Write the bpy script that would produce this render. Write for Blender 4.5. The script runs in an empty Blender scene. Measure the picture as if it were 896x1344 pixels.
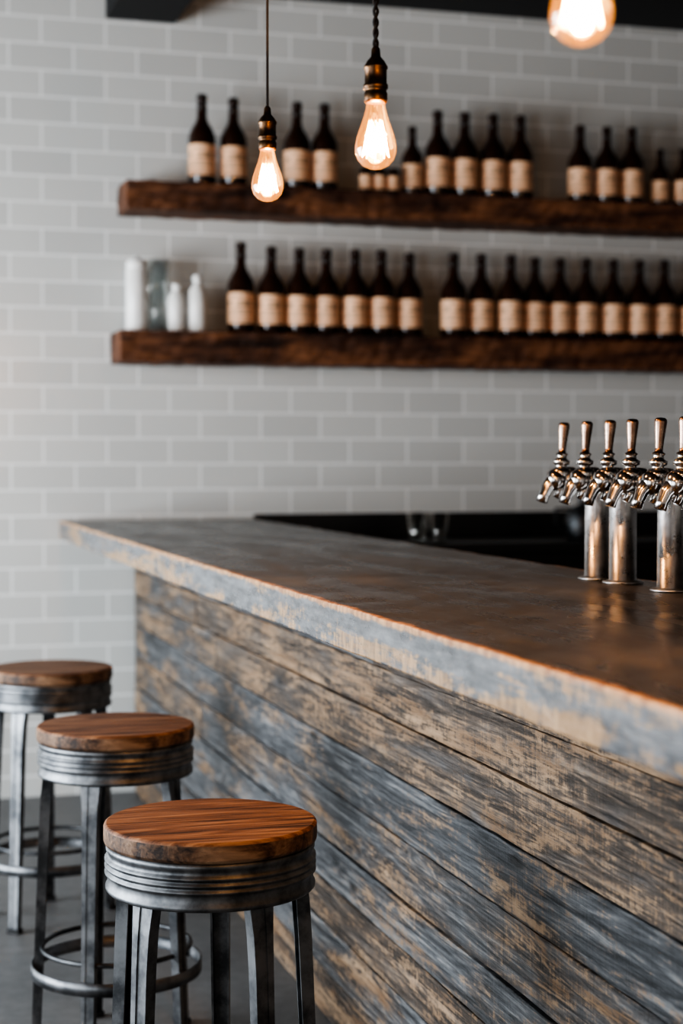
import bpy, math, random
from mathutils import Vector, Matrix
random.seed(7)
sc = bpy.context.scene
col = sc.collection
TH = math.radians(16.3)

# ------------------------------------------------------------------ mesh builder
class MB:
    def __init__(s):
        s.v=[]; s.f=[]; s.m=[]; s.sm=[]; s.r=[]
        s.mats=[]; s.T=Matrix.Identity(4); s.rnd=0.0
    def mi(s,mat):
        if mat not in s.mats: s.mats.append(mat)
        return s.mats.index(mat)
    def add(s,vs,fs,mat,smooth=False):
        b=len(s.v); k=s.mi(mat)
        for p in vs: s.v.append(s.T@Vector(p))
        for f in fs:
            s.f.append([b+i for i in f]); s.m.append(k); s.sm.append(smooth); s.r.append(s.rnd)
    def box(s,lo,hi,mat,n=(1,1,1),jit=0):
        nx,ny,nz=n; idx={}; vs=[]; fs=[]
        def V(i,j,k):
            if (i,j,k) not in idx:
                p=[lo[0]+(hi[0]-lo[0])*i/nx, lo[1]+(hi[1]-lo[1])*j/ny, lo[2]+(hi[2]-lo[2])*k/nz]
                if jit: p=[c+random.uniform(-jit,jit) for c in p]
                idx[(i,j,k)]=len(vs); vs.append(p)
            return idx[(i,j,k)]
        for i in range(nx):
            for j in range(ny):
                fs.append([V(i,j,0),V(i,j+1,0),V(i+1,j+1,0),V(i+1,j,0)])
                fs.append([V(i,j,nz),V(i+1,j,nz),V(i+1,j+1,nz),V(i,j+1,nz)])
        for i in range(nx):
            for k in range(nz):
                fs.append([V(i,0,k),V(i+1,0,k),V(i+1,0,k+1),V(i,0,k+1)])
                fs.append([V(i,ny,k),V(i,ny,k+1),V(i+1,ny,k+1),V(i+1,ny,k)])
        for j in range(ny):
            for k in range(nz):
                fs.append([V(0,j,k),V(0,j,k+1),V(0,j+1,k+1),V(0,j+1,k)])
                fs.append([V(nx,j,k),V(nx,j+1,k),V(nx,j+1,k+1),V(nx,j,k+1)])
        s.add(vs,fs,mat,False)
    def lathe(s,prof,mat,seg=32,a0=0,a1=2*math.pi,smooth=True):
        full=abs(a1-a0-2*math.pi)<1e-6
        n=seg if full else seg+1
        vs=[];fs=[]
        for (r,z) in prof:
            for i in range(n):
                a=a0+(a1-a0)*i/seg
                vs.append((max(r,1e-5)*math.cos(a),max(r,1e-5)*math.sin(a),z))
        for k in range(len(prof)-1):
            for i in range(seg):
                j=(i+1)%n if full else i+1
                fs.append([k*n+i,k*n+j,(k+1)*n+j,(k+1)*n+i])
        s.add(vs,fs,mat,smooth)
    def tube(s,path,rad,mat,seg=10,closed=False,smooth=True):
        P=[Vector(p) for p in path]; n=len(P); vs=[];fs=[]
        R=rad if isinstance(rad,(list,tuple)) else [rad]*n
        up=None
        for i in range(n):
            if closed: t=(P[(i+1)%n]-P[i-1])
            else: t=P[min(i+1,n-1)]-P[max(i-1,0)]
            t.normalize()
            if up is None:
                up=Vector((0,0,1)) if abs(t.z)<.9 else Vector((1,0,0))
            u=(up-t*up.dot(t)); u.normalize(); w=t.cross(u); up=u
            for k in range(seg):
                a=2*math.pi*k/seg
                vs.append(P[i]+(u*math.cos(a)+w*math.sin(a))*R[i])
        m=n if closed else n-1
        for i in range(m):
            for k in range(seg):
                a=i*seg+k;b=i*seg+(k+1)%seg;j=(i+1)%n
                fs.append([a,b,j*seg+(k+1)%seg,j*seg+k])
        if not closed:
            fs.append(list(range(seg))[::-1]); fs.append([(n-1)*seg+k for k in range(seg)])
        s.add(vs,fs,mat,smooth)
    def loft(s,rings,mat,smooth=False,caps=True):
        n=len(rings[0]);vs=[p for r in rings for p in r];fs=[]
        for i in range(len(rings)-1):
            for k in range(n):
                fs.append([i*n+k,i*n+(k+1)%n,(i+1)*n+(k+1)%n,(i+1)*n+k])
        s.add(vs,fs,mat,smooth)
        if caps:
            s.add(rings[0],[list(range(n))[::-1]],mat); s.add(rings[-1],[list(range(n))],mat)
    def mesh(s,name):
        me=bpy.data.meshes.new(name)
        me.from_pydata([tuple(p) for p in s.v],[],s.f)
        for m in s.mats: me.materials.append(m)
        for i,p in enumerate(me.polygons):
            p.material_index=s.m[i]; p.use_smooth=s.sm[i]
        at=me.attributes.new("rnd",'FLOAT','FACE')
        for i in range(len(s.r)): at.data[i].value=s.r[i]
        me.update()
        return me
    def obj(s,name,loc=(0,0,0),bevel=0,rotz=0):
        o=bpy.data.objects.new(name,s.mesh(name)); col.objects.link(o)
        o.location=loc; o.rotation_euler[2]=rotz
        if bevel:
            b=o.modifiers.new("bev",'BEVEL'); b.width=bevel; b.segments=2; b.limit_method='ANGLE'; b.angle_limit=math.radians(40)
        return o

def inst(name,me,loc,rotz=0,scale=(1,1,1)):
    o=bpy.data.objects.new(name,me); col.objects.link(o)
    o.location=loc; o.rotation_euler[2]=rotz; o.scale=scale
    return o

# ------------------------------------------------------------------ material helpers
class NT:
    def __init__(s,name):
        s.mat=bpy.data.materials.new(name); s.mat.use_nodes=True
        s.t=s.mat.node_tree; s.b=s.t.nodes["Principled BSDF"]; s.out=s.t.nodes["Material Output"]
    def n(s,typ,**kw):
        nd=s.t.nodes.new(typ)
        for k,v in kw.items(): setattr(nd,k,v)
        return nd
    def l(s,a,b): s.t.links.new(a,b)
    def setv(s,nd,k,v):
        if hasattr(v,'is_output'): s.l(v,nd.inputs[k])
        else: nd.inputs[k].default_value=v
    def obj(s): return s.n('ShaderNodeTexCoord').outputs['Object']
    def mapp(s,vec,scale=(1,1,1),loc=(0,0,0),rot=(0,0,0)):
        m=s.n('ShaderNodeMapping'); s.l(vec,m.inputs[0]); m.inputs['Location'].default_value=loc
        m.inputs['Scale'].default_value=scale; m.inputs['Rotation'].default_value=rot
        return m.outputs[0]
    def noise(s,vec,scale=1,detail=4,rough=.5,dist=0):
        m=s.n('ShaderNodeTexNoise'); s.l(vec,m.inputs['Vector']); m.inputs['Scale'].default_value=scale
        m.inputs['Detail'].default_value=detail; m.inputs['Roughness'].default_value=rough; m.inputs['Distortion'].default_value=dist
        return m.outputs[0]
    def math(s,op,a,b=None,c=None,clamp=False):
        m=s.n('ShaderNodeMath',operation=op); m.use_clamp=clamp
        s.setv(m,0,a)
        if b is not None: s.setv(m,1,b)
        if c is not None: s.setv(m,2,c)
        return m.outputs[0]
    def ramp(s,fac,stops):
        r=s.n('ShaderNodeValToRGB'); s.l(fac,r.inputs[0]); e=r.color_ramp.elements
        while len(e)<len(stops): e.new(.5)
        for i,(p,c) in enumerate(stops):
            e[i].position=p; e[i].color=c if len(c)==4 else (*c,1)
        return r.outputs[0]
    def step(s,fac,a,b):
        m=s.n('ShaderNodeMapRange'); s.l(fac,m.inputs[0]); m.inputs[1].default_value=a; m.inputs[2].default_value=b
        m.interpolation_type='SMOOTHSTEP'
        return m.outputs[0]
    def mix(s,f,a,b,blend='MIX'):
        m=s.n('ShaderNodeMix',data_type='RGBA',blend_type=blend)
        s.setv(m,0,f)
        for k,v in ((6,a),(7,b)):
            if hasattr(v,'is_output'): s.l(v,m.inputs[k])
            else: m.inputs[k].default_value=(*v,1) if len(v)==3 else v
        return m.outputs[2]
    def bump(s,h,st=.3,d=.01):
        b=s.n('ShaderNodeBump'); s.l(h,b.inputs['Height']); b.inputs['Strength'].default_value=st; b.inputs['Distance'].default_value=d
        s.l(b.outputs[0],s.b.inputs['Normal'])
    def p(s,k,v):
        if hasattr(v,'is_output'): s.l(v,s.b.inputs[k])
        else: s.b.inputs[k].default_value=(*v,1) if isinstance(v,tuple) and len(v)==3 else v

def plain(name,c,rough=.5,metal=0,var=.15,sc_=20):
    m=NT(name); o=m.obj(); f=m.noise(o,sc_,4)
    m.p('Base Color',m.mix(f,tuple(x*(1-var) for x in c),tuple(min(1,x*(1+var)) for x in c)))
    m.p('Metallic',metal); m.p('Roughness',rough)
    return m.mat

# tile wall
def tile_mat():
    m=NT("white_subway_tile"); o=m.obj()
    sx=m.n('ShaderNodeSeparateXYZ'); m.l(o,sx.inputs[0])
    cx=m.n('ShaderNodeCombineXYZ')
    m.l(m.math('ADD',sx.outputs[0],26.2*2-.627),cx.inputs[0]); m.l(m.math('ADD',sx.outputs[2],.107*100-1.5856),cx.inputs[1])
    br=m.n('ShaderNodeTexBrick'); m.l(cx.outputs[0],br.inputs[0])
    br.offset=.5; br.inputs['Scale'].default_value=1; br.inputs['Brick Width'].default_value=.262; br.inputs['Row Height'].default_value=.107
    br.inputs['Mortar Size'].default_value=.0038; br.inputs['Mortar Smooth'].default_value=.2; br.inputs['Bias'].default_value=0
    br.inputs['Color1'].default_value=(.59,.59,.565,1); br.inputs['Color2'].default_value=(.66,.66,.63,1); br.inputs['Mortar'].default_value=(1,1,.98,1)
    n=m.noise(o,1.3,4)
    m.p('Base Color',m.mix(.12,br.outputs['Color'],m.ramp(n,[(.3,(.52,.52,.51)),(.7,(.72,.71,.68))]),'MIX'))
    m.p('Roughness',.25)
    h=m.math('ADD',m.math('MULTIPLY',br.outputs['Fac'],-.4),m.math('MULTIPLY',m.noise(o,9,2),.6))
    m.bump(h,.3,.004)
    return m.mat

def plank_mat():
    m=NT("weathered_plank_wood"); o=m.obj()
    a=m.n('ShaderNodeAttribute',attribute_name="rnd"); rnd=a.outputs['Fac']
    off=m.n('ShaderNodeCombineXYZ'); m.l(m.math('MULTIPLY',rnd,37.),off.inputs[0]); m.l(m.math('MULTIPLY',rnd,91.),off.inputs[1])
    va=m.n('ShaderNodeVectorMath',operation='ADD'); m.l(o,va.inputs[0]); m.l(off.outputs[0],va.inputs[1]); v=va.outputs[0]
    grain=m.noise(m.mapp(v,(1,2.0,50)),1,8,.72,.8)
    grain2=m.noise(m.mapp(v,(1,9,230)),1,4,.7)
    saw=m.noise(m.mapp(v,(1,150,6)),1,4,.75)
    patch=m.noise(m.mapp(v,(1,2.1,10)),1,5,.65,.4)
    speck=m.noise(m.mapp(v,(1,38,75)),1,6,.75)
    rg=m.noise(m.mapp(v,(1,.8,9)),1,3,.5,.25)
    rings=m.math('MULTIPLY_ADD',m.math('SINE',m.math('MULTIPLY',rg,120.)),.5,.5)
    g=m.math('ADD',m.math('MULTIPLY',grain,.72),m.math('MULTIPLY',rings,.06))
    g=m.math('ADD',g,m.math('MULTIPLY',grain2,.24)); g=m.math('ADD',g,m.math('MULTIPLY',speck,.14))
    g=m.math('SUBTRACT',g,.07)
    g=m.math('ADD',g,m.math('MULTIPLY',m.math('SUBTRACT',m.math('FRACT',m.math('MULTIPLY',rnd,7.3)),.5),.06))
    base=m.ramp(g,[(.36,(.010,.011,.012)),(.47,(.046,.049,.053)),(.56,(.115,.120,.126)),(.68,(.31,.312,.31))])
    brn=m.ramp(g,[(.36,(.015,.010,.007)),(.49,(.070,.048,.032)),(.58,(.16,.113,.078)),(.70,(.36,.27,.19))])
    tint=m.mix(m.math('MULTIPLY',m.step(m.math('ADD',rnd,m.math('MULTIPLY',m.math('SUBTRACT',patch,.5),1.9)),.30,.85),.85),base,brn)
    w=m.math('ADD',m.math('MULTIPLY',patch,.80),m.math('MULTIPLY',grain2,.35))
    w=m.math('ADD',w,m.math('MULTIPLY',saw,.30)); w=m.math('ADD',w,m.math('MULTIPLY',speck,.50)); w=m.math('ADD',w,m.math('MULTIPLY',grain,.25)); w=m.math('ADD',w,m.math('MULTIPLY',rings,.05))
    w=m.math('ADD',w,m.math('MULTIPLY',m.math('SUBTRACT',rnd,.5),.09))
    wm=m.step(w,1.14,1.29)
    tan=m.ramp(m.noise(m.mapp(v,(1,3,30)),1,4),[(.3,(.22,.12,.056)),(.7,(.55,.37,.225))])
    c=m.mix(m.math('MULTIPLY',wm,.82),tint,tan)
    vo=m.n('ShaderNodeTexVoronoi'); m.l(m.mapp(v,(1,2.6,8)),vo.inputs['Vector']); vo.inputs['Scale'].default_value=1
    k=m.step(vo.outputs['Distance'],.13,.05)
    c=m.mix(m.math('MULTIPLY',k,.85),c,(.012,.010,.009))
    m.p('Base Color',c)
    m.p('Roughness',m.math('MULTIPLY_ADD',grain,.4,.26))
    h=m.math('ADD',m.math('ADD',grain,m.math('MULTIPLY',grain2,.6)),m.math('ADD',m.math('MULTIPLY',saw,.5),m.math('MULTIPLY',k,-.8)))
    h=m.math('ADD',h,m.math('MULTIPLY',rings,.08))
    m.bump(h,.9,.008)
    return m.mat

SX0,SX1,SZ0,SZ1,SY0,SY1=.82,1.62,1.065,1.14,.3,6.93
def slab_mat():
    m=NT("patinated_counter_slab"); o=m.obj()
    s=m.n('ShaderNodeSeparateXYZ'); m.l(o,s.inputs[0]); X,Y,Z=s.outputs
    n1=m.noise(m.mapp(o,(7,1.8,6)),1,7,.65,.4); n2=m.noise(o,2.2,6,.65,.5); fine=m.noise(m.mapp(o,(60,8,60)),1,4)
    top=m.ramp(m.math('ADD',m.math('MULTIPLY',n1,.6),m.math('MULTIPLY',n2,.4)),[(.34,(.014,.0125,.012)),(.5,(.046,.042,.039)),(.66,(.16,.145,.133))])
    pn=m.noise(m.mapp(o,(1,2.2,13)),1,6,.65,.7)
    pf=m.noise(m.mapp(o,(1,22,60)),1,5,.7)
    sc2=m.noise(m.mapp(o,(1,60,25)),1,3)
    pz=m.math('ADD',pn,m.math('ADD',m.math('MULTIPLY',sc2,.2),m.math('MULTIPLY',pf,.36)))
    lowz=m.step(Z,1.12,1.068)
    fw=m.step(m.math('ADD',pz,m.math('MULTIPLY',lowz,.10)),.81,.94)
    fbase=m.ramp(m.math('ADD',m.math('MULTIPLY',fine,.5),m.math('MULTIPLY',pf,.5)),[(.36,(.050,.054,.060)),(.66,(.21,.218,.228))])
    forng=m.ramp(sc2,[(.3,(.26,.135,.052)),(.7,(.56,.35,.17))])
    fas=m.mix(m.math('MULTIPLY',fw,.87),fbase,forng)
    isf=m.step(X,SX0+.004,SX0+.0015)
    c=m.mix(isf,top,fas)
    jitter=m.math('MULTIPLY',m.math('SUBTRACT',m.noise(m.mapp(o,(12,14,12)),1,5,.7),.5),.034)
    e1=m.step(m.math('ADD',X,jitter),SX0+.017,SX0+.006)
    e1=m.math('MULTIPLY',e1,m.step(m.math('ADD',Z,m.math('MULTIPLY',jitter,.6)),SZ1-.012,SZ1-.005))
    e2=m.step(m.math('ADD',X,jitter),SX1-.012,SX1-.005)
    e3=m.step(m.math('ADD',Y,jitter),SY1-.03,SY1-.01)
    e=m.math('MAXIMUM',m.math('MAXIMUM',e1,e2),e3)
    ec=m.mix(m.step(sc2,.35,.65),(.38,.17,.06),(.66,.36,.15))
    c=m.mix(m.math('MULTIPLY',e,.9),c,ec)
    m.p('Base Color',c)
    m.p('Roughness',m.math('MULTIPLY_ADD',n1,.50,.04))
    m.p('Metallic',.0); m.p('Specular IOR Level',.7)
    m.bump(m.math('ADD',n1,m.math('MULTIPLY',fine,.5)),.32,.007)
    return m.mat

def wood_mat(name,dark,mid,light,rough=.45,gs=40,bump=.3,nr=60.,boards=0):
    m=NT(name); o=m.obj()
    v=o
    if boards:
        s=m.n('ShaderNodeSeparateXYZ'); m.l(o,s.inputs[0])
        bid=m.math('FLOOR',m.math('MULTIPLY',s.outputs[1],1/boards))
        oi=m.n('ShaderNodeObjectInfo')
        c=m.n('ShaderNodeCombineXYZ'); m.l(m.math('MULTIPLY_ADD',bid,3.7,m.math('MULTIPLY',oi.outputs['Random'],50.)),c.inputs[0]); m.l(m.math('MULTIPLY',bid,1.3),c.inputs[2])
        a=m.n('ShaderNodeVectorMath',operation='ADD'); m.l(o,a.inputs[0]); m.l(c.outputs[0],a.inputs[1]); v=a.outputs[0]
    g=m.noise(m.mapp(v,(2.2,gs,gs*.6)),1,6,.65,1.2)
    rg=m.noise(m.mapp(v,(1.0,6,3)),1,3,.5,.4)
    r=m.math('MULTIPLY_ADD',m.math('SINE',m.math('MULTIPLY',rg,nr)),.5,.5)
    fine=m.noise(m.mapp(v,(12,220,160)),1,3,.6)
    f=m.math('ADD',m.math('ADD',m.math('MULTIPLY',g,.60),m.math('MULTIPLY',r,.10)),m.math('MULTIPLY',fine,.28))
    m.p('Base Color',m.ramp(f,[(.36,dark),(.48,mid),(.64,light)]))
    m.p('Roughness',m.math('MULTIPLY_ADD',g,.3,rough-.1))
    m.bump(m.math('ADD',g,m.math('MULTIPLY',r,.2)),bump,.003)
    return m.mat

def metal_mat(name,c1,c2,rough=.35,scale=12,metal=1.0):
    m=NT(name); o=m.obj(); n=m.noise(o,scale,5,.65); n2=m.noise(o,scale*6,3)
    m.p('Base Color',m.mix(m.step(n,.35,.65),c1,c2)); m.p('Metallic',metal)
    m.p('Roughness',m.math('ADD',m.math('MULTIPLY',n,.25),m.math('MULTIPLY_ADD',n2,.1,rough-.15)))
    return m.mat

M_tile=tile_mat(); M_plank=plank_mat(); M_slab=slab_mat()
M_seat=wood_mat("oiled_seat_wood",(.038,.015,.008),(.205,.092,.044),(.42,.235,.125),.56,48,.5,70.,.12)
M_seatside=wood_mat("seat_edge_wood",(.025,.012,.007),(.14,.075,.040),(.32,.20,.12),.6,48,.6,50.)
M_shelf=wood_mat("rustic_shelf_wood",(.014,.005,.003),(.090,.034,.016),(.27,.11,.048),.6,26,.9,30.)
M_steel=metal_mat("galvanised_steel",(.085,.09,.096),(.25,.257,.265),.45,12)
M_steeld=metal_mat("dark_steel",(.055,.058,.062),(.15,.155,.16),.45,14)
M_chrome=metal_mat("brushed_tap_steel",(.52,.51,.50),(.68,.67,.66),.28,30)
M_pol=metal_mat("polished_nickel",(.36,.34,.33),(.64,.61,.58),.14,20)
M_copper=metal_mat("bronze_handle",(.20,.125,.092),(.44,.31,.24),.22,25)
M_brass=metal_mat("aged_brass",(.08,.045,.028),(.20,.115,.06),.36,60)
M_rubber=plain("black_rubber",(.015,.015,.016),.7)
M_black=plain("black_cabinet",(.016,.015,.015),.35)
M_bodyd=plain("dark_carcass",(.02,.02,.022),.6)
M_cord=plain("black_cloth_cord",(.012,.010,.009),.8)
M_ceil=plain("black_ceiling_paint",(.012,.012,.012),.8)
M_wallp=plain("dark_grey_plaster",(.16,.15,.145),.8)
M_frame=plain("black_window_frame",(.02,.02,.02),.4)
M_white=plain("white_ceramic",(.86,.84,.80),.25)
M_glassb=plain("brown_bottle_glass",(.028,.010,.005),.08,0,.2)
M_cap=plain("bottle_cap_black",(.025,.014,.010),.3)
def floor_mat():
    m=NT("polished_concrete"); o=m.obj()
    n=m.noise(o,1.4,7,.6,.3); n2=m.noise(o,22,5,.6)
    m.p('Base Color',m.mix(.3,m.ramp(n,[(.3,(.085,.087,.09)),(.7,(.18,.18,.177))]),m.ramp(n2,[(.35,(.065,.065,.065)),(.7,(.20,.198,.195))])))
    m.p('Roughness',m.math('MULTIPLY_ADD',n,.3,.35)); m.bump(n2,.08,.004)
    return m.mat
M_floor=floor_mat()
def label_mat():
    m=NT("cream_paper_label"); o=m.obj()
    s=m.n('ShaderNodeSeparateXYZ'); m.l(o,s.inputs[0])
    Z=s.outputs[2]
    def band(a,b): return m.math('MULTIPLY',m.math('GREATER_THAN',Z,a),m.math('LESS_THAN',Z,b))
    txt=m.math('GREATER_THAN',m.noise(m.mapp(o,(160,160,30)),1,2),.5)
    txt2=m.math('GREATER_THAN',m.noise(m.mapp(o,(300,300,30)),1,1),.5)
    d=m.math('MAXIMUM',m.math('MULTIPLY',band(.104,.128),txt),m.math('MULTIPLY',m.math('MAXIMUM',band(.087,.094),band(.072,.080)),txt2))
    d=m.math('MAXIMUM',d,m.math('MAXIMUM',band(.048,.051),band(.143,.146)))
    base=m.mix(m.noise(o,12,3),(.88,.50,.29),(.99,.63,.40))
    m.p('Base Color',m.mix(m.math('MULTIPLY',d,.75),base,(.14,.075,.045))); m.p('Roughness',.6)
    return m.mat
M_label=label_mat()
def clear_mat(name,tint,em=None,es=0,fr=1.3,base=.06):
    mt=bpy.data.materials.new(name); mt.use_nodes=True; t=mt.node_tree; t.nodes.clear()
    out=t.nodes.new('ShaderNodeOutputMaterial'); tr=t.nodes.new('ShaderNodeBsdfTransparent'); tr.inputs[0].default_value=(*tint,1)
    gl=t.nodes.new('ShaderNodeBsdfGlossy'); gl.inputs['Roughness'].default_value=.05; gl.inputs[0].default_value=(.95,.9,.85,1)
    lw=t.nodes.new('ShaderNodeLayerWeight'); lw.inputs[0].default_value=.35
    mp=t.nodes.new('ShaderNodeMath'); mp.operation='MULTIPLY_ADD'; mp.inputs[1].default_value=.6; mp.inputs[2].default_value=base
    t.links.new(lw.outputs['Facing'],mp.inputs[0])
    mx=t.nodes.new('ShaderNodeMixShader'); t.links.new(mp.outputs[0],mx.inputs[0]); t.links.new(tr.outputs[0],mx.inputs[1]); t.links.new(gl.outputs[0],mx.inputs[2])
    last=mx.outputs[0]
    if em:
        e=t.nodes.new('ShaderNodeEmission'); e.inputs[0].default_value=(*em,1)
        no=t.nodes.new('ShaderNodeTexNoise'); no.inputs['Scale'].default_value=25
        mu=t.nodes.new('ShaderNodeMath'); mu.operation='MULTIPLY'; mu.inputs[1].default_value=es*2; t.links.new(no.outputs[0],mu.inputs[0]); t.links.new(mu.outputs[0],e.inputs[1])
        ad=t.nodes.new('ShaderNodeAddShader'); t.links.new(last,ad.inputs[0]); t.links.new(e.outputs[0],ad.inputs[1]); last=ad.outputs[0]
    t.links.new(last,out.inputs[0])
    return mt
M_bulb=clear_mat("amber_bulb_glass",(.95,.72,.42),(1,.38,.08),.62)
M_glass=clear_mat("clear_drinking_glass",(.86,.88,.88))
def emis(name,c,s):
    mt=bpy.data.materials.new(name); mt.use_nodes=True; t=mt.node_tree; b=t.nodes["Principled BSDF"]
    b.inputs['Base Color'].default_value=(*c,1); b.inputs['Emission Color'].default_value=(*c,1); b.inputs['Emission Strength'].default_value=s
    return mt
M_fil=emis("glowing_filament",(1,.66,.34),60)

# ------------------------------------------------------------------ room
WY=6.95; CZ=3.34; LX=-2.6; RX=5.2; FY=-1.5
b=MB(); b.box((LX-.15,FY,-.1),(RX+.15,WY+.15,0),M_floor); b.obj("floor")
b=MB(); b.box((LX-.15,FY,CZ),(RX+.15,WY+.15,CZ+.1),M_ceil); b.obj("ceiling")
b=MB(); b.box((LX-.15,WY,0),(RX+.15,WY+.15,CZ),M_tile); b.obj("wall_back")
b=MB(); b.box((RX,FY,0),(RX+.15,WY,CZ),M_wallp); b.obj("wall_right")
b=MB()
wins=[(-.6,2.6),(3.2,6.3)]; z0,z1=.4,2.35
b.box((LX-.15,FY,0),(LX,WY,z0),M_wallp); b.box((LX-.15,FY,z1),(LX,WY,CZ),M_wallp)
for a,c in ((FY,-.6),(2.6,3.2),(6.3,WY)): b.box((LX-.15,a,z0),(LX,c,z1),M_wallp)
b.obj("wall_left")
for i,(a,c) in enumerate(wins):
    b=MB(); fw=.05
    b.box((LX-.11,a,z0),(LX-.05,a+fw,z1),M_frame); b.box((LX-.11,c-fw,z0),(LX-.05,c,z1),M_frame)
    b.box((LX-.11,a+fw,z0),(LX-.05,c-fw,z0+fw),M_frame); b.box((LX-.11,a+fw,z1-fw),(LX-.05,c-fw,z1),M_frame)
    for k in (1,2,3):
        y=a+(c-a)*k/4; b.box((LX-.095,y-.015,z0+fw),(LX-.065,y+.015,z1-fw),M_frame)
    b.box((LX-.094,a+fw,1.85),(LX-.066,c-fw,1.88),M_frame)
    b.obj("window_%d"%(i+1))
b=MB(); b.box((1.02,FY,3.20),(1.31,WY-.01,CZ-.002),M_ceil); b.obj("ceiling_beam",bevel=.004)

# ------------------------------------------------------------------ bar counter
bar=bpy.data.objects.new("bar_counter",None); col.objects.link(bar)
FX=1.125
def par(o,p=bar):
    o.parent=p; return o
b=MB(); b.box((SX0,SY0,SZ0),(SX1,SY1,SZ1),M_slab,(16,90,2),.0012); par(b.obj("countertop_slab",bevel=.003))
b=MB(); z=.0
random.seed(11)
while z<SZ0-.001:
    h=random.choice([.086,.098,.106,.118,.130]); z2=min(z+h,SZ0)
    if SZ0-z2<.04: z2=SZ0
    y=SY0+.02
    while y<6.90:
        ln=random.uniform(3.2,6.5); y2=min(y+ln,6.92)
        if 6.92-y2<1.2: y2=6.92
        b.rnd=random.random(); dx=random.uniform(-.004,.004)
        b.box((FX+dx,y+.0015,z+.0020),(FX+.024,y2-.0015,z2-.0020),M_plank,(1,int((y2-y)/.07),1),.0010)
        y=y2
    z=z2
par(b.obj("plank_cladding",bevel=.0020))
b=MB(); b.box((FX+.0245,SY0+.03,0),(1.50,6.92,SZ0-.002),M_bodyd); par(b.obj("counter_carcass"))

# ------------------------------------------------------------------ back bar counter
b=MB()
b.box((1.68,6.44,0),(RX-.02,6.92,.08),M_black)
b.box((1.66,6.40,.08),(RX-.02,6.92,1.01),M_black); b.box((1.64,6.36,1.01),(RX-.01,6.945,1.05),M_black)
b.box((1.64,6.915,1.05),(RX-.01,6.945,1.158),M_black)
for k in range(6):
    x=1.70+k*.57; b.box((x,6.38,.12),(x+.53,6.40,.97),M_black); b.tube([(x+.06,6.36,.85),(x+.47,6.36,.85)],.008,M_steeld)
b.obj("back_bar_counter",bevel=.003)

# ------------------------------------------------------------------ shelves
def shelf(x0,x1,zb,zt):
    b=MB(); b.box((0,0,0),(x1-x0,.245,zt-zb),M_shelf,(110,6,4),.0032)
    o=b.obj("wooden_wall_shelf",(x0,6.70,zb),bevel=.003); return o
shelf(1.067,4.9,2.394,2.51); shelf(1.036,4.9,1.782,1.91)

# ------------------------------------------------------------------ bottles
def bottle_mesh():
    b=MB()
    b.lathe([(0,.003),(.044,0),(.053,.004),(.0555,.012),(.0555,.185),(.054,.200),(.048,.218),(.037,.238),(.027,.254),(.0215,.270),(.0195,.300),(.0185,.338),(.0215,.340),(.0215,.349),(.0185,.351),(.018,.354)],M_glassb,36)
    b.lathe([(.0225,.349),(.0228,.353),(.0205,.363),(.015,.366),(0,.3665)],M_cap,24)
    b.lathe([(.0562,.036),(.0563,.037),(.0563,.160),(.0562,.161)],M_label,40,math.radians(-90-125),math.radians(-90+125))
    b.lathe([(.0205,.300),(.0212,.300),(.0206,.330),(.0198,.330)],M_cap,24)
    return b.mesh("beer_bottle")
bm=bottle_mesh()
ZU=2.5135; ZL=1.9135
up=[(1.395,1.02),(1.527,1.0),(1.799,1.0),(1.918,1.0),(2.306,.80),(2.42,1),(2.543,1),(2.674,1),(2.799,1),(3.084,.93),(3.209,.93),(3.331,.94),(3.469,.70),(3.576,.72),(3.70,.9),(3.83,.9)]
lo=[1.559,1.686,1.805,1.925,2.049,2.167,2.294,2.491,2.621,2.753,2.871,2.990,3.113,3.242,3.365,3.492,3.62,3.75,3.88]
for x,s in up:
    inst("beer_bottle",bm,(x,6.81+random.uniform(-.008,.008),ZU),random.uniform(.0,.5),(min(1,s+.02),min(1,s+.02),s))
for x in lo:
    s=1.03 if x<1.6 else random.uniform(.97,1.0)
    inst("beer_bottle",bm,(x,6.81+random.uniform(-.008,.008),ZL),random.uniform(.0,.5),(1,1,s))
b=MB()
b.lathe([(0,0),(.026,0),(.028,.004),(.028,.075),(.024,.084),(.022,.088),(0,.088)],M_glassb,24)
b.lathe([(.025,.084),(.025,.102),(.022,.105),(0,.105)],M_cap,24)
b.lathe([(.0285,.012),(.0286,.070)],M_label,24)
jm=b.mesh("spice_jar")
for x in (2.09,2.15,2.21): inst("spice_jar",jm,(x,6.78,ZU),.3)
b=MB(); b.lathe([(0,0),(.042,0),(.046,.006),(.046,.245),(.042,.256),(.044,.258),(.044,.280),(.036,.290),(.012,.293),(.012,.305),(0,.308)],M_white,32)
b.obj("white_canister",(1.125,6.82,ZL))
b=MB(); b.lathe([(0,0),(.032,0),(.036,.005),(.036,.125),(.031,.150),(.018,.165),(.016,.172),(.020,.174),(.020,.190),(.017,.194),(0,.195)],M_white,32)
b.obj("white_ceramic_bottle",(1.283,6.79,ZL))
b=MB(); b.lathe([(0,0),(.036,0),(.040,.005),(.040,.130),(.036,.165),(.020,.190),(.014,.198),(.014,.205),(.022,.208),(.022,.222),(.012,.235),(0,.237)],M_white,32)
b.obj("white_ceramic_bottle",(1.370,6.79,ZL))
b=MB(); b.lathe([(0,.004),(.045,.002),(.052,.01),(.060,.08),(.055,.17),(.045,.23),(.052,.30),(.049,.30),(.042,.23),(.052,.17),(.056,.08),(.048,.014),(0,.012)],M_glass,32)
b.tube([(.05,0,.27),(.09,0,.26),(.105,0,.20),(.095,0,.13),(.056,0,.10)],.006,M_glass)
b.obj("glass_pitcher",(1.222,6.865,ZL),rotz=math.radians(180+60))
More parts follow.
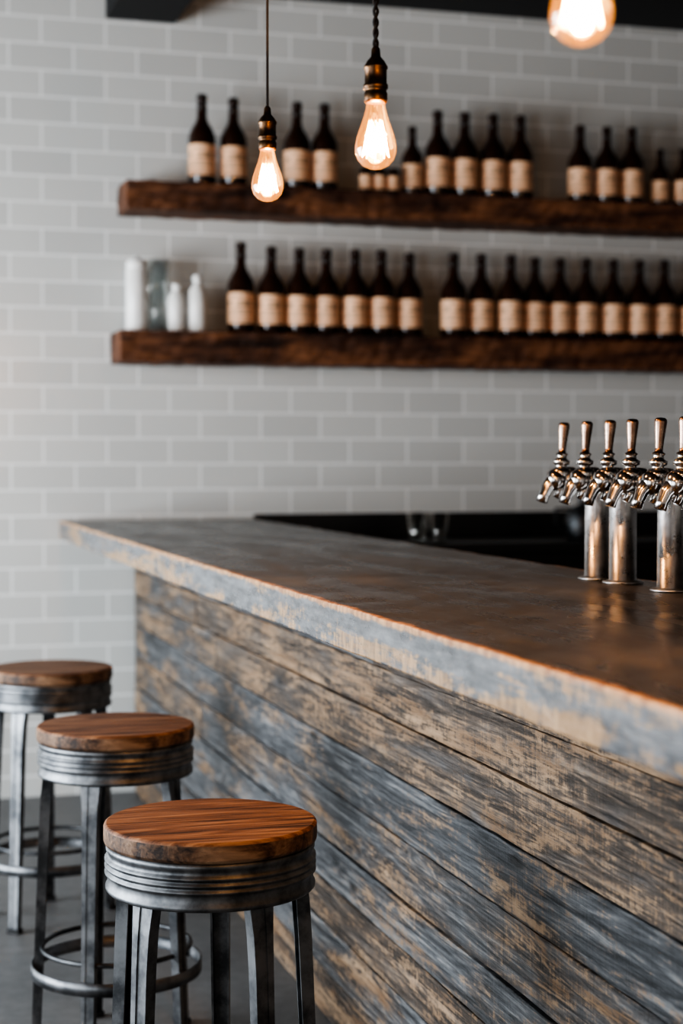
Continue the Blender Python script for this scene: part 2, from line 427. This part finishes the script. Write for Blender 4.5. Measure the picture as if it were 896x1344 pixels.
b=MB(); b.lathe([(0,.003),(.028,0),(.030,.008),(.038,.12),(.036,.12),(.028,.014),(0,.012)],M_glass,28); gm=b.mesh("drinking_glass")
for x,y in ((2.22,6.50),(2.32,6.50),(2.27,6.60)): inst("drinking_glass",gm,(x,y,1.0505))
b=MB(); b.lathe([(0,0),(.06,0),(.065,.01),(.075,.05),(.07,.10),(.045,.135),(.012,.15),(.012,.165),(.018,.17),(.012,.18),(0,.182)],M_steeld,32)
b.tube([(.07,0,.06),(.11,0,.09),(.13,0,.14)],[.014,.010,.008],M_steeld)
b.tube([(-.07,0,.05),(-.12,0,.07),(-.12,0,.13),(-.05,0,.13)],.007,M_rubber)
b.obj("metal_kettle",(2.98,6.55,1.0505))

# ------------------------------------------------------------------ beer tap tower
b=MB()
TX=1.525
colY=[3.27,3.15,2.935,2.69]
fauY=[3.31,3.19,3.078,2.975,2.862,2.765,2.66]
def lz(x,y,z): b.T=Matrix.Translation((x,y,z))
for y in colY:
    lz(TX,y,SZ1)
    b.lathe([(0,.001),(.042,.001),(.042,.004),(.036,.006),(.0285,.008),(.0282,.175),(.026,.182),(.018,.190),(0,.192)],M_chrome,36)
b.T=Matrix.Identity(4)
b.tube([(TX,2.61,1.352),(TX,2.63,1.352),(TX,3.36,1.352),(TX,3.38,1.352)],[.016,.021,.021,.016],M_chrome,24)
def faucet(y):
    R=Matrix.Rotation(-math.pi/2,4,'Y')
    b.T=Matrix.Translation((TX-.012,y,1.352))@R
    b.lathe([(.014,0),(.026,.004),(.026,.014),(.015,.016),(.015,.026),(.027,.028),(.028,.042),(.020,.046),(.016,.054),(.022,.058),(.0235,.074),(.017,.084),(.006,.088),(0,.089)],M_pol,28)
    b.T=Matrix.Translation((TX-.075,y,1.352))
    b.tube([(0,0,0),(-.014,0,-.004),(-.026,0,-.018),(-.033,0,-.034),(-.038,0,-.047)],[.016,.0155,.013,.011,.012],M_pol,16)
    b.tube([(.012,0,-.006),(.004,0,-.024),(-.004,0,-.038)],[.009,.008,.0075],M_pol,12)
    b.T=Matrix.Translation((TX-.070,y,1.352))@Matrix.Rotation(random.uniform(-.0,.08),4,'Y')
    b.lathe([(.018,.004),(.021,.012),(.021,.021),(.013,.024),(.011,.031),(.017,.034),(.018,.041),(.011,.045),(.010,.051),(.013,.055)],M_pol,24)
    b.lathe([(.013,.055),(.0080,.058),(.0075,.066),(.0095,.090),(.0120,.114),(.0115,.119),(.008,.122),(0,.123)],M_copper,24)
for y in fauY: faucet(y)
b.obj("beer_tap_tower")

# ------------------------------------------------------------------ stools
def stool(name,x,y,phi):
    b=MB()
    b.lathe([(0,.728),(.180,.728)],M_seatside,72,smooth=False)
    b.lathe([(.180,.728),(.185,.731),(.1865,.735)],M_seatside,72)
    b.lathe([(.1865,.735),(.1868,.745),(.1865,.759)],M_seatside,72)
    b.lathe([(.1865,.759),(.1850,.7625),(.1815,.7645)],M_seat,72)
    b.lathe([(.1815,.7645),(.12,.765),(0,.765)],M_seat,72)
    pr=[(.168,.650),(.181,.648),(.1835,.651),(.1835,.656),(.1805,.660),(.1795,.672)]
    for k in range(3):
        zc=.680+k*.0115
        pr+=[(.1805,zc-.004),(.1850,zc-.0015),(.1850,zc+.0015),(.1805,zc+.004)]
    pr+=[(.1795,.712),(.180,.716),(.1825,.719),(.1825,.7275),(.170,.7275)]
    b.lathe(pr,M_steel,72)
    b.lathe([(.170,.7275),(.168,.700),(.168,.650)],M_steeld,48)
    for k in range(5):
        a=phi+k*2*math.pi/5
        er=Vector((math.cos(a),math.sin(a),0)); et=Vector((-math.sin(a),math.cos(a),0))
        rings=[]
        for (z,r,w,d) in ((.715,.166,.054,.020),(.650,.170,.046,.022),(.600,.176,.038,.024),(.540,.180,.035,.024),(.30,.190,.032,.022),(.012,.202,.030,.020)):
            t=.004; h=w/2; g=.006
            prof=[(h,0),(h,-d),(h-t,-d),(h-t,-t),(-h+t,-t),(-h+t,-d),(-h,-d),(-h,0),(-g,0),(-g,-.0025),(g,-.0025),(g,0)]
            rings.append([er*(r+q)+et*p+Vector((0,0,z)) for p,q in prof])
        b.loft(rings,M_steel)
        rr=[[er*(.202+q)+et*p+Vector((0,0,z)) for p,q in ((.019,.003),(.019,-.023),(-.019,-.023),(-.019,.003))] for z in (0,.014)]
        b.loft(rr,M_rubber)
    b.lathe([(.198,.170),(.203,.170),(.203,.200),(.198,.200),(.198,.170)],M_steel,64)
    b.tube([(.176*math.cos(2*math.pi*i/48),.176*math.sin(2*math.pi*i/48),.235) for i in range(48)],.006,M_steeld,8,True)
    b.lathe([(0,.722),(.168,.722),(.168,.718),(0,.718)],M_steeld,32)
    return b.obj(name,(x,y,0))
stool("bar_stool",.600,2.87,math.radians(12-11.8))
stool("bar_stool",.600,3.97,math.radians(34-8.6))
stool("bar_stool",.575,5.11,math.radians(20-6.4))

# ------------------------------------------------------------------ pendants
def pendant(x,y,ztip,twist=True,s=1.0):
    b=MB(); H=.106*s
    pr=[(0,0),(.010,.0012),(.020,.006),(.028,.015),(.0318,.027),(.0318,.036),(.029,.050),(.0235,.066),(.0185,.080),(.0150,.094),(.0135,.106)]
    b.lathe([(r*s,z*s) for r,z in pr],M_bulb,36)
    b.T=Matrix.Translation((0,0,0))
    pts=[]
    n=9
    for i in range(n*2+1):
        a=2*math.pi*i/(n*2); zz=.074 if i%2 else .020
        rr=.010 if i%2 else .021
        pts.append((rr*math.cos(a)*s,rr*math.sin(a)*s,zz*s))
    b.tube(pts,.0007*s,M_fil,6)
    pts=[(.017*math.cos(.9*i)*s,.017*math.sin(.9*i)*s,(.024+.0009*i)*s) for i in range(36)]
    b.tube(pts,.0006*s,M_fil,5)
    b.tube([(0,0,.106*s),(0,0,.072*s)],.0035*s,M_glass,8)
    z=H
    b.lathe([(0.0,z-.004),(.0165,z-.004),(.0180,z),(.0180,z+.010),(.0165,z+.012),(.0165,z+.016),(.0190,z+.018),(.0190,z+.023),(.0170,z+.025),(.0170,z+.046),(.0185,z+.048),(.0185,z+.051),(.013,z+.060),(.0075,z+.066),(.0065,z+.078),(.004,z+.082),(0,z+.082)],M_brass,28)
    b.tube([(.016,0,z+.036),(.026,0,z+.036)],.0022,M_brass,8); b.box((.026,-.005,z+.0335),(.0285,.005,z+.0385),M_brass)
    zt=CZ-.02-ztip; zb=z+.078
    if twist:
        N=int((zt-zb)/.0022)
        for ph in (0,math.pi):
            b.tube([(.0026*math.cos(ph+i*.42),.0026*math.sin(ph+i*.42),zb+(zt-zb)*i/N) for i in range(N+1)],.0026,M_cord,5)
    else:
        b.tube([(0,0,zb),(0,0,zt)],.0028,M_cord,8)
    b.lathe([(0,zt+.02),(.05,zt+.02),(.05,zt+.008),(.045,zt),(.008,zt-.004),(0,zt-.004)],M_brass,28)
    o=b.obj("pendant_light",(x,y,ztip),rotz=random.random()*3)
    ld=bpy.data.lights.new("bulb_lamp",'POINT'); ld.energy=20; ld.color=(1,.60,.32); ld.shadow_soft_size=.012*s
    lo_=bpy.data.objects.new("bulb_lamp",ld); col.objects.link(lo_); lo_.parent=o; lo_.location=(0,0,.045*s)
pendant(.78,2.48,1.843,True)
pendant(.80,3.26,1.908,False)
pendant(.716,1.58,1.818,True)

# ------------------------------------------------------------------ lights
for i,(a,c) in enumerate(wins):
    ld=bpy.data.lights.new("daylight_window_%d"%(i+1),'AREA'); ld.shape='RECTANGLE'; ld.size=z1-z0; ld.size_y=c-a
    ld.energy=[70,330][i]; ld.color=(.86,.93,1.0)
    lo_=bpy.data.objects.new("daylight_window_%d"%(i+1),ld); col.objects.link(lo_)
    lo_.location=(LX-.2,(a+c)/2,(z0+z1)/2); lo_.rotation_euler=(0,-math.pi/2,0)
w=bpy.data.worlds.new("world"); sc.world=w; w.use_nodes=True
bg=w.node_tree.nodes["Background"]; bg.inputs[0].default_value=(1.0,.93,.84,1); bg.inputs[1].default_value=.36

# ------------------------------------------------------------------ camera
cd=bpy.data.cameras.new("camera"); cam=bpy.data.objects.new("camera",cd); col.objects.link(cam); sc.camera=cam
cd.sensor_fit='AUTO'; cd.sensor_width=36; cd.lens=2200/1344*36
cam.location=(0,0,1.4); cam.rotation_euler=(math.pi/2-math.atan(72/2200),0,-TH)
cd.dof.use_dof=True; cd.dof.focus_distance=2.95; cd.dof.aperture_fstop=2.8
cd.clip_start=.02
try:
    sc.view_settings.view_transform='AgX'; sc.view_settings.look='AgX - High Contrast'
    sc.view_settings.exposure=.08
except Exception as e: print(e)
